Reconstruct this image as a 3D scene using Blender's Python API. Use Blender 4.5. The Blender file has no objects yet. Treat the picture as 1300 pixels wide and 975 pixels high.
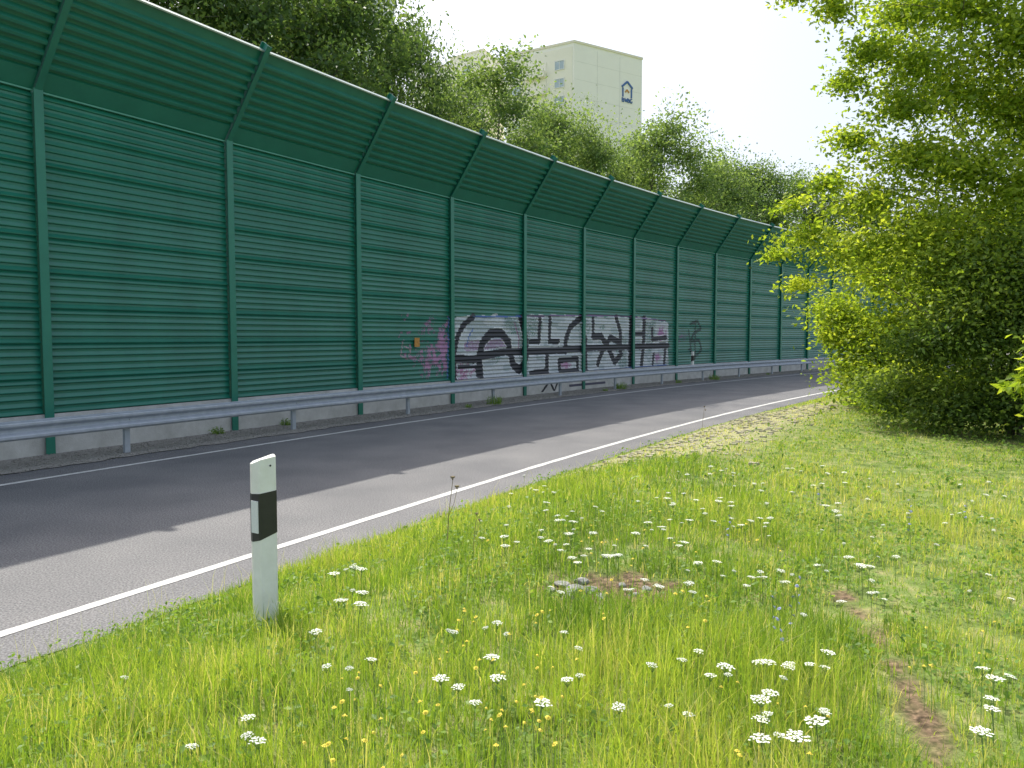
import bpy, math, random
import numpy as np
from mathutils import Vector, Matrix
rng = np.random.default_rng(7); random.seed(7)
C = bpy.context.scene.collection
scene = bpy.context.scene
R = math.radians
EYE = 2.05; FPX = 1000.0; PITCH = R(3.46)

# ------------------------------------------------------------ materials
def new_mat(name):
    m = bpy.data.materials.new(name); m.use_nodes = True
    nt = m.node_tree; nt.nodes.clear()
    out = nt.nodes.new('ShaderNodeOutputMaterial')
    return m, nt, out
def N(nt, typ, **kw):
    n = nt.nodes.new(typ)
    for k, v in kw.items():
        if k in n.inputs: n.inputs[k].default_value = v
        else: setattr(n, k, v)
    return n
def c4(c): return (c[0], c[1], c[2], 1)
def mat_basic(name, c1, c2=None, scale=5.0, rough=0.6, metal=0.0, bump=0.0, bscale=40.0, spec=0.5, detail=6, stretch=(1,1,1)):
    m, nt, out = new_mat(name)
    p = N(nt, 'ShaderNodeBsdfPrincipled'); p.inputs['Roughness'].default_value = rough
    p.inputs['Metallic'].default_value = metal; p.inputs['Specular IOR Level'].default_value = spec
    geo = N(nt, 'ShaderNodeNewGeometry')
    mp = N(nt, 'ShaderNodeMapping'); mp.inputs['Scale'].default_value = stretch
    nt.links.new(geo.outputs['Position'], mp.inputs['Vector'])
    if c2 is None: c2 = tuple(x*0.75 for x in c1)
    nz = N(nt, 'ShaderNodeTexNoise'); nz.inputs['Scale'].default_value = scale; nz.inputs['Detail'].default_value = detail
    nz.inputs['Roughness'].default_value = 0.65
    nt.links.new(mp.outputs[0], nz.inputs['Vector'])
    r = N(nt, 'ShaderNodeValToRGB'); r.color_ramp.elements[0].position = 0.3; r.color_ramp.elements[1].position = 0.7
    r.color_ramp.elements[0].color = c4(c2); r.color_ramp.elements[1].color = c4(c1)
    nt.links.new(nz.outputs['Fac'], r.inputs['Fac']); nt.links.new(r.outputs['Color'], p.inputs['Base Color'])
    if bump > 0:
        n2 = N(nt, 'ShaderNodeTexNoise'); n2.inputs['Scale'].default_value = bscale; n2.inputs['Detail'].default_value = 4
        nt.links.new(geo.outputs['Position'], n2.inputs['Vector'])
        b = N(nt, 'ShaderNodeBump'); b.inputs['Strength'].default_value = bump; b.inputs['Distance'].default_value = 0.02
        nt.links.new(n2.outputs['Fac'], b.inputs['Height']); nt.links.new(b.outputs[0], p.inputs['Normal'])
    nt.links.new(p.outputs[0], out.inputs['Surface'])
    return m
def mat_foliage(name, stops, trans=0.45, tboost=(1.5, 1.45, 0.7), rough=0.5, spec=0.3):
    m, nt, out = new_mat(name)
    a = N(nt, 'ShaderNodeAttribute'); a.attribute_name = 'tint'
    r = N(nt, 'ShaderNodeValToRGB')
    el = r.color_ramp.elements
    el[0].position = stops[0][0]; el[0].color = c4(stops[0][1])
    el[1].position = stops[-1][0]; el[1].color = c4(stops[-1][1])
    for pos, c in stops[1:-1]:
        e = el.new(pos); e.color = c4(c)
    nt.links.new(a.outputs['Fac'], r.inputs['Fac'])
    p = N(nt, 'ShaderNodeBsdfPrincipled'); p.inputs['Roughness'].default_value = rough; p.inputs['Specular IOR Level'].default_value = spec
    nt.links.new(r.outputs['Color'], p.inputs['Base Color'])
    mx = N(nt, 'ShaderNodeMix'); mx.data_type = 'RGBA'; mx.blend_type = 'MULTIPLY'; mx.inputs[0].default_value = 1
    nt.links.new(r.outputs['Color'], mx.inputs[6]); mx.inputs[7].default_value = c4(tboost)
    t = N(nt, 'ShaderNodeBsdfTranslucent'); nt.links.new(mx.outputs[2], t.inputs['Color'])
    ms = N(nt, 'ShaderNodeMixShader'); ms.inputs[0].default_value = trans
    nt.links.new(p.outputs[0], ms.inputs[1]); nt.links.new(t.outputs[0], ms.inputs[2])
    nt.links.new(ms.outputs[0], out.inputs['Surface'])
    return m
M = {}
M['green'] = mat_basic('green_paint', (0.017,0.185,0.128), (0.010,0.138,0.094), scale=1.2, rough=0.33, spec=0.55, stretch=(1,1,.3))
M['green_post'] = mat_basic('green_post_paint', (0.024,0.21,0.145), (0.018,0.17,0.118), scale=3, rough=0.4)
M['green_cant'] = mat_basic('green_canopy_paint', (0.017,0.18,0.128), (0.012,0.145,0.103), scale=2, rough=0.40)
M['painted_glint_rim'] = mat_basic('painted_sun_glint', (0.42,0.50,0.48), (0.34,0.42,0.40), scale=4, rough=0.4, metal=0.3)  # pale tone stands in for the sun glint along the barrier top
M['cap'] = mat_basic('cap_rail', (0.09,0.34,0.26), (0.07,0.27,0.20), scale=4, rough=0.4)
M['concrete'] = mat_basic('concrete', (0.62,0.62,0.59), (0.43,0.43,0.40), scale=2.2, rough=0.9, bump=0.3)
M['steel'] = mat_basic('galvanised_steel', (0.44,0.48,0.53), (0.33,0.37,0.42), scale=6, rough=0.5, metal=0.2, bump=0.05)
M['white_line'] = mat_basic('road_paint', (0.72,0.72,0.70), (0.44,0.44,0.43), scale=14, rough=0.7, bump=0.2, bscale=200)
M['white_plastic'] = mat_basic('white_plastic', (0.80,0.81,0.79), (0.68,0.69,0.65), scale=9, rough=0.45)
M['black_plastic'] = mat_basic('black_plastic', (0.02,0.022,0.022), (0.03,0.03,0.03), scale=20, rough=0.4)
M['reflector'] = mat_basic('reflector', (0.72,0.74,0.76), (0.62,0.64,0.67), scale=120, rough=0.25)
M['orange'] = mat_basic('orange_plate', (0.55,0.27,0.05), (0.40,0.19,0.04), scale=8, rough=0.5)
M['bark'] = mat_basic('bark', (0.16,0.14,0.10), (0.09,0.08,0.06), scale=9, rough=0.9, bump=0.6, bscale=30)
M['facade'] = mat_basic('cream_render', (0.84,0.81,0.70), (0.80,0.77,0.66), scale=0.3, rough=0.85)
M['facade_w'] = mat_basic('pale_gable_render', (0.88,0.86,0.79), (0.84,0.82,0.75), scale=0.3, rough=0.85)
M['facade_g'] = mat_basic('grey_render', (0.80,0.82,0.84), (0.76,0.78,0.80), scale=0.3, rough=0.85)
M['joint'] = mat_basic('joint_grey', (0.78,0.77,0.71), None, scale=0.3, rough=0.85)
M['trim'] = mat_basic('beige_trim', (0.78,0.73,0.60), (0.74,0.69,0.56), scale=0.5, rough=0.8)
M['frame'] = mat_basic('window_frame', (0.84,0.84,0.82), None, scale=3, rough=0.5)
M['glass'] = mat_basic('window_glass', (0.46,0.54,0.62), (0.36,0.44,0.52), scale=0.4, rough=0.08, spec=0.9)
M['blue'] = mat_basic('blue_sign', (0.05,0.13,0.36), (0.045,0.12,0.32), scale=3, rough=0.5)
M['rock'] = mat_basic('rock', (0.34,0.34,0.33), (0.18,0.18,0.17), scale=12, rough=0.9, bump=0.6, bscale=40)
M['gravel'] = mat_basic('gravel', (0.42,0.40,0.36), (0.16,0.155,0.14), scale=38, rough=0.95, bump=0.9, bscale=60)
M['cobble'] = mat_basic('cobble', (0.40,0.37,0.27), (0.24,0.23,0.15), scale=9, rough=0.9, bump=0.4, bscale=50)
M['stem'] = mat_basic('stem_green', (0.16,0.26,0.08), (0.11,0.19,0.05), scale=9, rough=0.7)
M['stem_dry'] = mat_basic('stem_dry', (0.24,0.19,0.10), (0.15,0.12,0.06), scale=9, rough=0.8)
M['petal_w'] = mat_basic('petal_white', (0.82,0.83,0.76), (0.70,0.73,0.62), scale=60, rough=0.8)
M['petal_y'] = mat_basic('petal_yellow', (0.85,0.68,0.08), (0.75,0.56,0.05), scale=60, rough=0.7)
M['petal_b'] = mat_basic('petal_blue', (0.30,0.32,0.58), (0.24,0.27,0.5), scale=60, rough=0.7)
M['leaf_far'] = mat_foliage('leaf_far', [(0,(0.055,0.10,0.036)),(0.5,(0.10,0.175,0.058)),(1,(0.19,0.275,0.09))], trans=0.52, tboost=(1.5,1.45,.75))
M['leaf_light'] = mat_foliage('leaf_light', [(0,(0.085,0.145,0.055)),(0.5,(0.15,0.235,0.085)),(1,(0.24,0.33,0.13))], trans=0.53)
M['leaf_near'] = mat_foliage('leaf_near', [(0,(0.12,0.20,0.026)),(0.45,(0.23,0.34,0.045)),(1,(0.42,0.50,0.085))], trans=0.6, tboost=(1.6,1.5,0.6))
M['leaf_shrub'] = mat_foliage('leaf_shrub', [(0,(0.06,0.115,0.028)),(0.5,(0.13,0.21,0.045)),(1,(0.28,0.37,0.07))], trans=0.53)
M['grass'] = mat_foliage('grass', [(0,(0.12,0.22,0.035)),(0.35,(0.22,0.345,0.055)),(0.7,(0.37,0.47,0.09)),(0.86,(0.46,0.49,0.16)),(1,(0.60,0.54,0.32))], trans=0.5, tboost=(1.5,1.45,0.6), rough=0.42, spec=0.45)
M['herb'] = mat_foliage('herb', [(0,(0.09,0.18,0.035)),(0.5,(0.17,0.29,0.055)),(1,(0.28,0.40,0.08))], trans=0.45)

def mat_asphalt():
    m, nt, out = new_mat('asphalt')
    p = N(nt, 'ShaderNodeBsdfPrincipled'); p.inputs['Roughness'].default_value = 0.72
    geo = N(nt, 'ShaderNodeNewGeometry')
    n1 = N(nt, 'ShaderNodeTexNoise'); n1.inputs['Scale'].default_value = 0.7; n1.inputs['Detail'].default_value = 10
    n2 = N(nt, 'ShaderNodeTexNoise'); n2.inputs['Scale'].default_value = 60; n2.inputs['Detail'].default_value = 4
    v = N(nt, 'ShaderNodeTexVoronoi'); v.inputs['Scale'].default_value = 55
    for n in (n1, n2, v): nt.links.new(geo.outputs['Position'], n.inputs['Vector'])
    r1 = N(nt, 'ShaderNodeValToRGB'); r1.color_ramp.elements[0].position = 0.33; r1.color_ramp.elements[1].position = 0.67
    r1.color_ramp.elements[0].color = (0.120,0.122,0.132,1); r1.color_ramp.elements[1].color = (0.175,0.174,0.180,1)
    nt.links.new(n1.outputs['Fac'], r1.inputs['Fac'])
    r2 = N(nt, 'ShaderNodeValToRGB'); r2.color_ramp.elements[0].position = 0.34; r2.color_ramp.elements[1].position = 0.68
    r2.color_ramp.elements[0].color = (0.42,0.42,0.44,1); r2.color_ramp.elements[1].color = (1.62,1.60,1.56,1)
    nt.links.new(n2.outputs['Fac'], r2.inputs['Fac'])
    mx = N(nt, 'ShaderNodeMix'); mx.data_type = 'RGBA'; mx.blend_type = 'MULTIPLY'; mx.inputs[0].default_value = 1
    nt.links.new(r1.outputs[0], mx.inputs[6]); nt.links.new(r2.outputs[0], mx.inputs[7])
    nt.links.new(mx.outputs[2], p.inputs['Base Color'])
    b = N(nt, 'ShaderNodeBump'); b.inputs['Strength'].default_value = 0.7; b.inputs['Distance'].default_value = 0.008
    nt.links.new(v.outputs['Distance'], b.inputs['Height']); nt.links.new(b.outputs[0], p.inputs['Normal'])
    nt.links.new(p.outputs[0], out.inputs['Surface'])
    return m
M['asphalt'] = mat_asphalt()
def mat_ground():
    m, nt, out = new_mat('meadow_soil')
    p = N(nt, 'ShaderNodeBsdfPrincipled'); p.inputs['Roughness'].default_value = 0.95; p.inputs['Specular IOR Level'].default_value = 0.1
    geo = N(nt, 'ShaderNodeNewGeometry')
    n1 = N(nt, 'ShaderNodeTexNoise'); n1.inputs['Scale'].default_value = 7; n1.inputs['Detail'].default_value = 8
    n2 = N(nt, 'ShaderNodeTexNoise'); n2.inputs['Scale'].default_value = 30; n2.inputs['Detail'].default_value = 6
    for n in (n1, n2): nt.links.new(geo.outputs['Position'], n.inputs['Vector'])
    r = N(nt, 'ShaderNodeValToRGB'); e = r.color_ramp.elements
    e[0].position = 0.3; e[0].color = (0.09,0.13,0.035,1); e[1].position = 0.72; e[1].color = (0.32,0.30,0.14,1)
    x = e.new(0.5); x.color = (0.17,0.23,0.065,1)
    nt.links.new(n1.outputs['Fac'], r.inputs['Fac'])
    r2 = N(nt, 'ShaderNodeValToRGB'); e = r2.color_ramp.elements
    e[0].position = 0.38; e[0].color = (0.075,0.055,0.035,1); e[1].position = 0.66; e[1].color = (0.25,0.175,0.115,1)
    nt.links.new(n2.outputs['Fac'], r2.inputs['Fac'])
    a = N(nt, 'ShaderNodeAttribute'); a.attribute_name = 'soil'
    mx = N(nt, 'ShaderNodeMix'); mx.data_type = 'RGBA'
    nt.links.new(a.outputs['Fac'], mx.inputs[0]); nt.links.new(r.outputs[0], mx.inputs[6]); nt.links.new(r2.outputs[0], mx.inputs[7])
    a2 = N(nt, 'ShaderNodeAttribute'); a2.attribute_name = 'dry'
    m2 = N(nt, 'ShaderNodeMix'); m2.data_type = 'RGBA'
    nt.links.new(a2.outputs['Fac'], m2.inputs[0]); nt.links.new(mx.outputs[2], m2.inputs[6]); m2.inputs[7].default_value = (0.40,0.37,0.22,1)
    nt.links.new(m2.outputs[2], p.inputs['Base Color'])
    b = N(nt, 'ShaderNodeBump'); b.inputs['Strength'].default_value = 0.8; b.inputs['Distance'].default_value = 0.03
    nt.links.new(n2.outputs['Fac'], b.inputs['Height']); nt.links.new(b.outputs[0], p.inputs['Normal'])
    nt.links.new(p.outputs[0], out.inputs['Surface'])
    return m
M['ground'] = mat_ground()
def mat_graffiti():
    m, nt, out = new_mat('spray_paint')
    p = N(nt, 'ShaderNodeBsdfPrincipled'); p.inputs['Roughness'].default_value = 0.5
    a = N(nt, 'ShaderNodeAttribute'); a.attribute_name = 'paint'
    nt.links.new(a.outputs['Color'], p.inputs['Base Color']); nt.links.new(p.outputs[0], out.inputs['Surface'])
    return m
M['graffiti'] = mat_graffiti()

# ------------------------------------------------------------ object helpers
def thing(name, label, cat, loc=(0,0,0), rz=0, group=None, kind=None):
    o = bpy.data.objects.new(name, None); C.objects.link(o)
    o.location = loc; o.rotation_euler = (0,0,rz); o.empty_display_size = 0.2
    tag(o, label, cat, group, kind); return o
def tag(o, label=None, cat=None, group=None, kind=None):
    if label: o['label'] = label
    if cat: o['category'] = cat
    if group: o['group'] = group
    if kind: o['kind'] = kind
    return o
def link(name, me, parent=None, loc=(0,0,0), rz=0):
    o = bpy.data.objects.new(name, me); C.objects.link(o)
    if parent: o.parent = parent
    o.location = loc; o.rotation_euler = (0,0,rz)
    return o
class MB:
    def __init__(s): s.v = []; s.f = []
    def add(s, v, f):
        b = len(s.v); s.v += [tuple(p) for p in v]; s.f += [tuple(i+b for i in q) for q in f]; return s
    def box(s, x0, x1, y0, y1, z0, z1):
        v = [(x,y,z) for z in (z0,z1) for y in (y0,y1) for x in (x0,x1)]
        return s.add(v, [(0,2,3,1),(4,5,7,6),(0,1,5,4),(2,6,7,3),(0,4,6,2),(1,3,7,5)])
    def prism_x(s, prof, x0, x1):                     # closed (y,z) profile extruded along x
        n = len(prof)
        v = [(x0,y,z) for y,z in prof] + [(x1,y,z) for y,z in prof]
        f = [(i,(i+1)%n,n+(i+1)%n,n+i) for i in range(n)] + [tuple(range(n))[::-1], tuple(range(n,2*n))]
        return s.add(v, f)
    def prism_z(s, poly, z0, z1):
        n = len(poly); g0 = z0 if callable(z0) else (lambda x,y: z0); g1 = z1 if callable(z1) else (lambda x,y: z1)
        v = [(x,y,g0(x,y)) for x,y in poly] + [(x,y,g1(x,y)) for x,y in poly]
        f = [(i,(i+1)%n,n+(i+1)%n,n+i) for i in range(n)] + [tuple(range(n))[::-1], tuple(range(n,2*n))]
        return s.add(v, f)
    def tube(s, pts, rads, n=6):
        pts = [Vector(p) for p in pts]; rings = []
        for i, p in enumerate(pts):
            d = (pts[min(i+1,len(pts)-1)] - pts[max(i-1,0)])
            if d.length < 1e-6: d = Vector((0,0,1))
            d.normalize()
            a = d.cross(Vector((0.31,0.94,0.12))); a.normalize(); b = d.cross(a)
            rings.append([p + (a*math.cos(2*math.pi*k/n) + b*math.sin(2*math.pi*k/n))*rads[i] for k in range(n)])
        v = [q for r in rings for q in r]; f = []
        for i in range(len(pts)-1):
            for k in range(n):
                f.append((i*n+k, i*n+(k+1)%n, (i+1)*n+(k+1)%n, (i+1)*n+k))
        f.append(tuple(range(n))); f.append(tuple((len(pts)-1)*n+k for k in range(n)))
        return s.add(v, f)
    def mesh(s, name, m, smooth=False):
        me = bpy.data.meshes.new(name); me.from_pydata(s.v, [], s.f); me.materials.append(m)
        if smooth: me.polygons.foreach_set('use_smooth', [True]*len(me.polygons))
        me.update(); return me
    def obj(s, name, m, parent=None, loc=(0,0,0), rz=0, smooth=False):
        return link(name, s.mesh(name, m, smooth), parent, loc, rz)
def fast_mesh(name, V, F, m, face_attr=None, attr_name='tint', smooth=False):
    V = np.asarray(V, dtype=np.float32); F = np.asarray(F, dtype=np.int32)
    k = F.shape[1]
    me = bpy.data.meshes.new(name)
    me.vertices.add(len(V)); me.vertices.foreach_set('co', V.ravel())
    me.loops.add(F.size); me.loops.foreach_set('vertex_index', F.ravel())
    me.polygons.add(len(F)); me.polygons.foreach_set('loop_start', np.arange(0, F.size, k, dtype=np.int32))
    try: me.polygons.foreach_set('loop_total', np.full(len(F), k, dtype=np.int32))
    except Exception: pass
    me.materials.append(m)
    if face_attr is not None:
        if face_attr.ndim == 1:
            a = me.attributes.new(attr_name, 'FLOAT', 'FACE'); a.data.foreach_set('value', face_attr.astype(np.float32))
        else:
            a = me.attributes.new(attr_name, 'FLOAT_COLOR', 'FACE'); a.data.foreach_set('color', face_attr.astype(np.float32).ravel())
    me.update(calc_edges=True); me.validate()
    if smooth: me.polygons.foreach_set('use_smooth', [True]*len(me.polygons))
    return me

# ------------------------------------------------------------ the alignment of road and barrier
S0, S1, DS = -40.0, 150.0, 0.25
SS = np.arange(S0, S1+DS, DS)
TH = np.radians(28.9) + np.radians(0.37)*np.clip(SS, 0, 36)
i0 = int(round(-S0/DS))
PX = np.concatenate([[0], np.cumsum(np.sin((TH[:-1]+TH[1:])/2)*DS)]); PY = np.concatenate([[0], np.cumsum(np.cos((TH[:-1]+TH[1:])/2)*DS)])
PX = PX - PX[i0] - 8.1; PY = PY - PY[i0] + 13.6
def path(s, u=0.0):
    x = np.interp(s, SS, PX); y = np.interp(s, SS, PY); th = np.interp(s, SS, TH)
    return x + np.cos(th)*u, y - np.sin(th)*u
def su_of(x, y):
    x = np.atleast_1d(np.asarray(x, float)); y = np.atleast_1d(np.asarray(y, float))
    s = np.empty(len(x)); u = np.empty(len(x))
    Pc = PX[::4]; Qc = PY[::4]; Tc = TH[::4]; Sc = SS[::4]
    for a in range(0, len(x), 20000):
        xs = x[a:a+20000, None]; ys = y[a:a+20000, None]
        k = np.argmin((xs-Pc)**2 + (ys-Qc)**2, axis=1)
        dx = x[a:a+20000]-Pc[k]; dy = y[a:a+20000]-Qc[k]
        s[a:a+20000] = Sc[k] + dx*np.sin(Tc[k]) + dy*np.cos(Tc[k])
        u[a:a+20000] = dx*np.cos(Tc[k]) - dy*np.sin(Tc[k])
    return s, u
def bumps(x, y):
    return (np.sin(x*1.7+y*0.9)*np.sin(y*1.3-x*0.6)*0.5 + np.sin(x*3.9-y*2.1+1.0)*0.3 + np.sin(y*4.7+x*2.7)*0.25)
EDGE = 8.65
def smooth(t): t = np.clip(t, 0, 1); return t*t*(3-2*t)
def gz(x, y, su=None):
    x = np.atleast_1d(np.asarray(x, float)); y = np.atleast_1d(np.asarray(y, float))
    s, u = su if su is not None else su_of(x, y)
    return -0.05 + 0.52*smooth((u-EDGE+0.47)/2.95) + 0.022*bumps(x, y)*smooth((u-EDGE)/1.2) + 0.02*smooth((u-EDGE+.15)/.3)
cp, sp_ = math.cos(PITCH), math.sin(PITCH)
def ray(px, py):
    a = (px-650)/FPX; b = (487.5-py)/FPX
    return np.array([a, cp + b*sp_, -sp_ + b*cp])
def at_px(px, py, h=0.0):
    d = ray(px, py); z = 0.4 + h
    for _ in range(8):
        t = (z-EYE)/d[2]; x = d[0]*t; y = d[1]*t
        z = float(gz(x, y)[0]) + h
    return x, y, z-h

# ------------------------------------------------------------ masks on the meadow
def seg_dist(x, y, pts):
    best = np.full(x.shape, 1e9)
    for (ax, ay), (bx, by) in zip(pts[:-1], pts[1:]):
        dx, dy = bx-ax, by-ay; L = dx*dx+dy*dy
        t = np.clip(((x-ax)*dx+(y-ay)*dy)/L, 0, 1)
        best = np.minimum(best, np.hypot(x-ax-t*dx, y-ay-t*dy))
    return best
def vnoise(a, b, sc):
    fa, fb = a/sc, b/sc; ia, ib = np.floor(fa), np.floor(fb); ta, tb = smooth(fa-ia), smooth(fb-ib)
    def h(p, q): v = np.sin(p*127.1+q*311.7)*43758.5453; return v-np.floor(v)
    return (h(ia,ib)*(1-ta)+h(ia+1,ib)*ta)*(1-tb) + (h(ia,ib+1)*(1-ta)+h(ia+1,ib+1)*ta)*tb
strip_px = [(1068,752),(1092,785),(1120,820),(1145,860),(1165,905),(1195,975)]
strip_w = [at_px(*p)[:2] for p in strip_px]
mound = at_px(775, 748); mound = (mound[0], mound[1])
def strip_d(x, y): return seg_dist(x, y, strip_w) + 0.11*(vnoise(x+5, y+5, .14)-.35)
def mound_d(x, y): return np.hypot((x-mound[0])/0.46, (y-mound[1])/0.30) + 0.8*(vnoise(x, y, .13)-.45)
def soil_mask(x, y):
    m1 = 1 - smooth((strip_d(x, y)-0.02)/0.07)
    m2 = 1 - smooth((mound_d(x, y)-0.75)/0.4)
    return np.maximum(m1, m2)
def cobble_mask(s, u):
    return smooth((s-1.8)/1.0)*smooth((14.5-s)/2.0)*smooth((u-8.75)/.2)*smooth((11.9-u)/1.4)

# ------------------------------------------------------------ ground
def grade(a, b, n): return np.linspace(a, b, n, endpoint=False)
gx = np.concatenate([[-900,-500,-250,-140,-90,-60,-45,-34], grade(-26,-9,18), grade(-9,11,250), grade(11,32,44), [32,36,42,50,60,75,95,130,200,320,550,900]])
gy = np.concatenate([[-900,-400,-160,-70,-35,-20,-12], grade(-8,1,14), grade(1,16,190), grade(16,34,72), grade(34,62,38), [62,68,76,88,105,130,170,240,380,600,1000]])
GX, GY = np.meshgrid(gx, gy); xs, ys = GX.ravel(), GY.ravel()
su = su_of(xs, ys)
zs = gz(xs, ys, su)
nx, ny = len(gx), len(gy)
ii = (np.arange(ny-1)[:,None]*nx + np.arange(nx-1)[None,:]).ravel()
F = np.stack([ii, ii+1, ii+1+nx, ii+nx], 1)
me = fast_mesh('ground', np.stack([xs, ys, zs], 1), F, M['ground'], smooth=True)
a = me.attributes.new('soil', 'FLOAT', 'POINT'); a.data.foreach_set('value', np.clip(soil_mask(xs, ys),0,1).astype(np.float32))
a = me.attributes.new('dry', 'FLOAT', 'POINT'); a.data.foreach_set('value', np.clip(.7*cobble_mask(*su),0,1).astype(np.float32))
g = link('ground', me); tag(g, kind='structure')

def strip(name, u0, u1, z, m, sa=-38, sb=140, step=1.0, nu=1, jit=0.0):
    s = np.arange(sa, sb+step, step); V = []; 
    for k in range(nu+1):
        u = u0 + (u1-u0)*k/nu
        uu = u + (jit*rng.normal(size=len(s)) if (jit and k in (0, nu)) else 0)
        x, y = path(s, uu); V.append(np.stack([x, y, np.full(len(s), z)], 1))
    n = len(s); V = np.concatenate(V); F = []
    for k in range(nu):
        a = np.arange(n-1) + k*n
        F.append(np.stack([a, a+n, a+n+1, a+1], 1)[:, ::-1])
    return link(name, fast_mesh(name, V, np.concatenate(F), m))
tag(strip('road', 1.45, EDGE, 0.0, M['asphalt'], step=0.25, jit=0.02), kind='structure')
tag(strip('road_marking', 2.24, 2.35, 0.004, M['white_line'], step=.4, jit=.004), kind='structure')
tag(strip('road_marking', 7.96, 8.07, 0.004, M['white_line'], step=.4, jit=.004), kind='structure')
tag(strip('verge', -0.6, 1.52, 0.012, M['gravel'], step=0.25, jit=0.04), kind='structure')

def rocks_mesh(pts, sizes):
    base = np.array([(1,0,0),(-1,0,0),(0,1,0),(0,-1,0),(0,0,1),(0,0,-1)], float)
    f = np.array([(0,2,4),(2,1,4),(1,3,4),(3,0,4),(2,0,5),(1,2,5),(3,1,5),(0,3,5)])
    n = len(pts)
    V = base[None]*(sizes[:,None,None]*rng.uniform(.55,1.2,(n,6,1))); V[:,:,2] *= 0.7
    ang = rng.uniform(0,6.28,n); c, s = np.cos(ang)[:,None], np.sin(ang)[:,None]
    X = V[:,:,0]*c - V[:,:,1]*s; Y = V[:,:,0]*s + V[:,:,1]*c
    V = np.stack([X,Y,V[:,:,2]],2) + pts[:,None,:]
    F = f[None] + (np.arange(n)*6)[:,None,None]
    return V.reshape(-1,3), F.reshape(-1,3)
n = 12500
s = rng.uniform(-6, 42, n); u = rng.uniform(0.15, 1.5, n)
k_ = n - 1500; u[k_:] = 1.5 + np.abs(rng.normal(size=1500))*.28
x, y = path(s, u); sz = rng.uniform(.008,.030,n); sz[k_:] *= .45
V, F = rocks_mesh(np.stack([x,y,np.where(u > 1.5, .004, .016)],1), sz)
tag(link('gravel', fast_mesh('gravel', V, F, M['gravel'])), 'loose grey gravel along the foot of the green wall', 'gravel', kind='stuff')

mb = MB()
for s in np.arange(2.0, 14.4, 0.175):
    for u in np.arange(8.80, 11.9, 0.165):
        cm = cobble_mask(np.array([s]), np.array([u]))[0]
        if rng.random() > cm*0.62: continue
        s_, u_ = s + rng.normal()*.012, u + rng.normal()*.012
        h = .066 + rng.normal()*.008; cs = []
        for ds, du in ((-h,-h),(h,-h),(h,h),(-h,h)):
            cs.append(path(s_+ds*.95, u_+du*.9))
        zc = float(gz(*path(s_, u_))[0]) + .010 + rng.normal()*.008
        cx = sum(c[0] for c in cs)/4; cy = sum(c[1] for c in cs)/4
        v = [(c[0], c[1], zc-.05) for c in cs] + [(cx+(c[0]-cx)*.75, cy+(c[1]-cy)*.75, zc+rng.normal()*.003) for c in cs]
        mb.add(v, [(4,5,6,7),(0,1,5,4),(1,2,6,5),(2,3,7,6),(3,0,4,7)])
tag(mb.obj('cobbled_verge', M['cobble']), kind='structure')

# ------------------------------------------------------------ noise barrier
ZB, ZT = 0.71, 6.16
prof = []
NC = 9; ch = (ZT-ZB)/NC
for c in range(NC):
    z0 = ZB + c*ch
    prof += [(z0, .02), (z0+.012, .062), (z0+.026, .066), (z0+.085, .014)]
    for k in range(4):
        a = z0 + .085 + k*.128
        prof += [(a+.038, .012), (a+.050, .042), (a+.062, .044), (a+.124, .012)]
prof = [(z, o) for z, o in prof if z <= ZT-1e-6]
prof.append((ZT, .0))
L = 3.86
front = [(-(o+.03), z) for z, o in prof]
panel_me = MB().prism_x(front + [(.05, ZT), (.05, ZB)], 0, L).mesh('wall_panel', M['green'])
A0 = np.array([.05, 6.21]); A1 = np.array([1.24, 7.84]); Ls = np.linalg.norm(A1-A0); dv = (A1-A0)/Ls; nv = np.array([dv[1], -dv[0]])
cp_ = [(0,0),(.0,.02),(.34,.02),(.36,-.02)]
a = .36
while a + .18 < Ls - .01:
    cp_ += [(a+.055,-.02),(a+.07,.05),(a+.12,.05),(a+.165,-.02)]; a += .185
cp_ += [(Ls,-.02)]
def cpt(t, n_): p = A0 + dv*t + nv*n_; return (-p[0], p[1])
cprof = [cpt(t, n_) for t, n_ in cp_] + [cpt(Ls, -.08), cpt(0, -.08)]
cant_me = MB().prism_x(cprof, 0, L).mesh('canopy_panel', M['green_cant'])
glint_me = MB().prism_x([cpt(Ls+.003,.035), cpt(Ls+.03,.035), cpt(Ls+.03,-.1), cpt(Ls+.003,-.1)], -.06, L+.05).mesh('painted_glint_rim', M['painted_glint_rim'])  # thin strip added on the canopy edge to carry the painted sunlit highlight
cap_me = MB().box(0, L, -.105, .06, ZT+.002, ZT+.028).mesh('cap_rail', M['cap'])
plinth_me = MB().box(-.02, L+.02, -.085, .07, -.1, ZB-.003).mesh('plinth', M['concrete'])
pm = MB()
for y0, y1 in ((-.15,-.135), (.10,.115)): pm.box(-.08,.08,y0,y1,-.1,ZT+.05)
pm.box(-.006,.006,-.134,.099,-.1,ZT+.05)
post_me = pm.mesh('post', M['green_post'])
def cq(t, n_, x): p = A0 + dv*t + nv*n_; return (x, -p[0], p[1])
sm = MB()
for xa, xb, n0, n1 in ((-.06,.06,.075,.09), (-.06,.06,-.12,-.105), (-.006,.006,-.104,.074)):
    q = [cq(t, n_, x) for t in (-.06, Ls+.16) for n_ in (n0, n1) for x in (xa, xb)]
    sm.add(q, [(0,2,3,1),(4,5,7,6),(0,1,5,4),(2,6,7,3),(0,4,6,2),(1,3,7,5)])
strut_me = sm.mesh('canopy_strut', M['green_cant'])
bx, by = path(0.0)
barrier = thing('noise_barrier', 'tall dark green ribbed noise barrier with leaning top running along the far road side', 'noise barrier', (float(bx), float(by), 0))
def wl(name, me, x, y, rz, z=0):
    return link(name, me, barrier, (float(x-bx), float(y-by), z), rz)
bays = []
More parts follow.
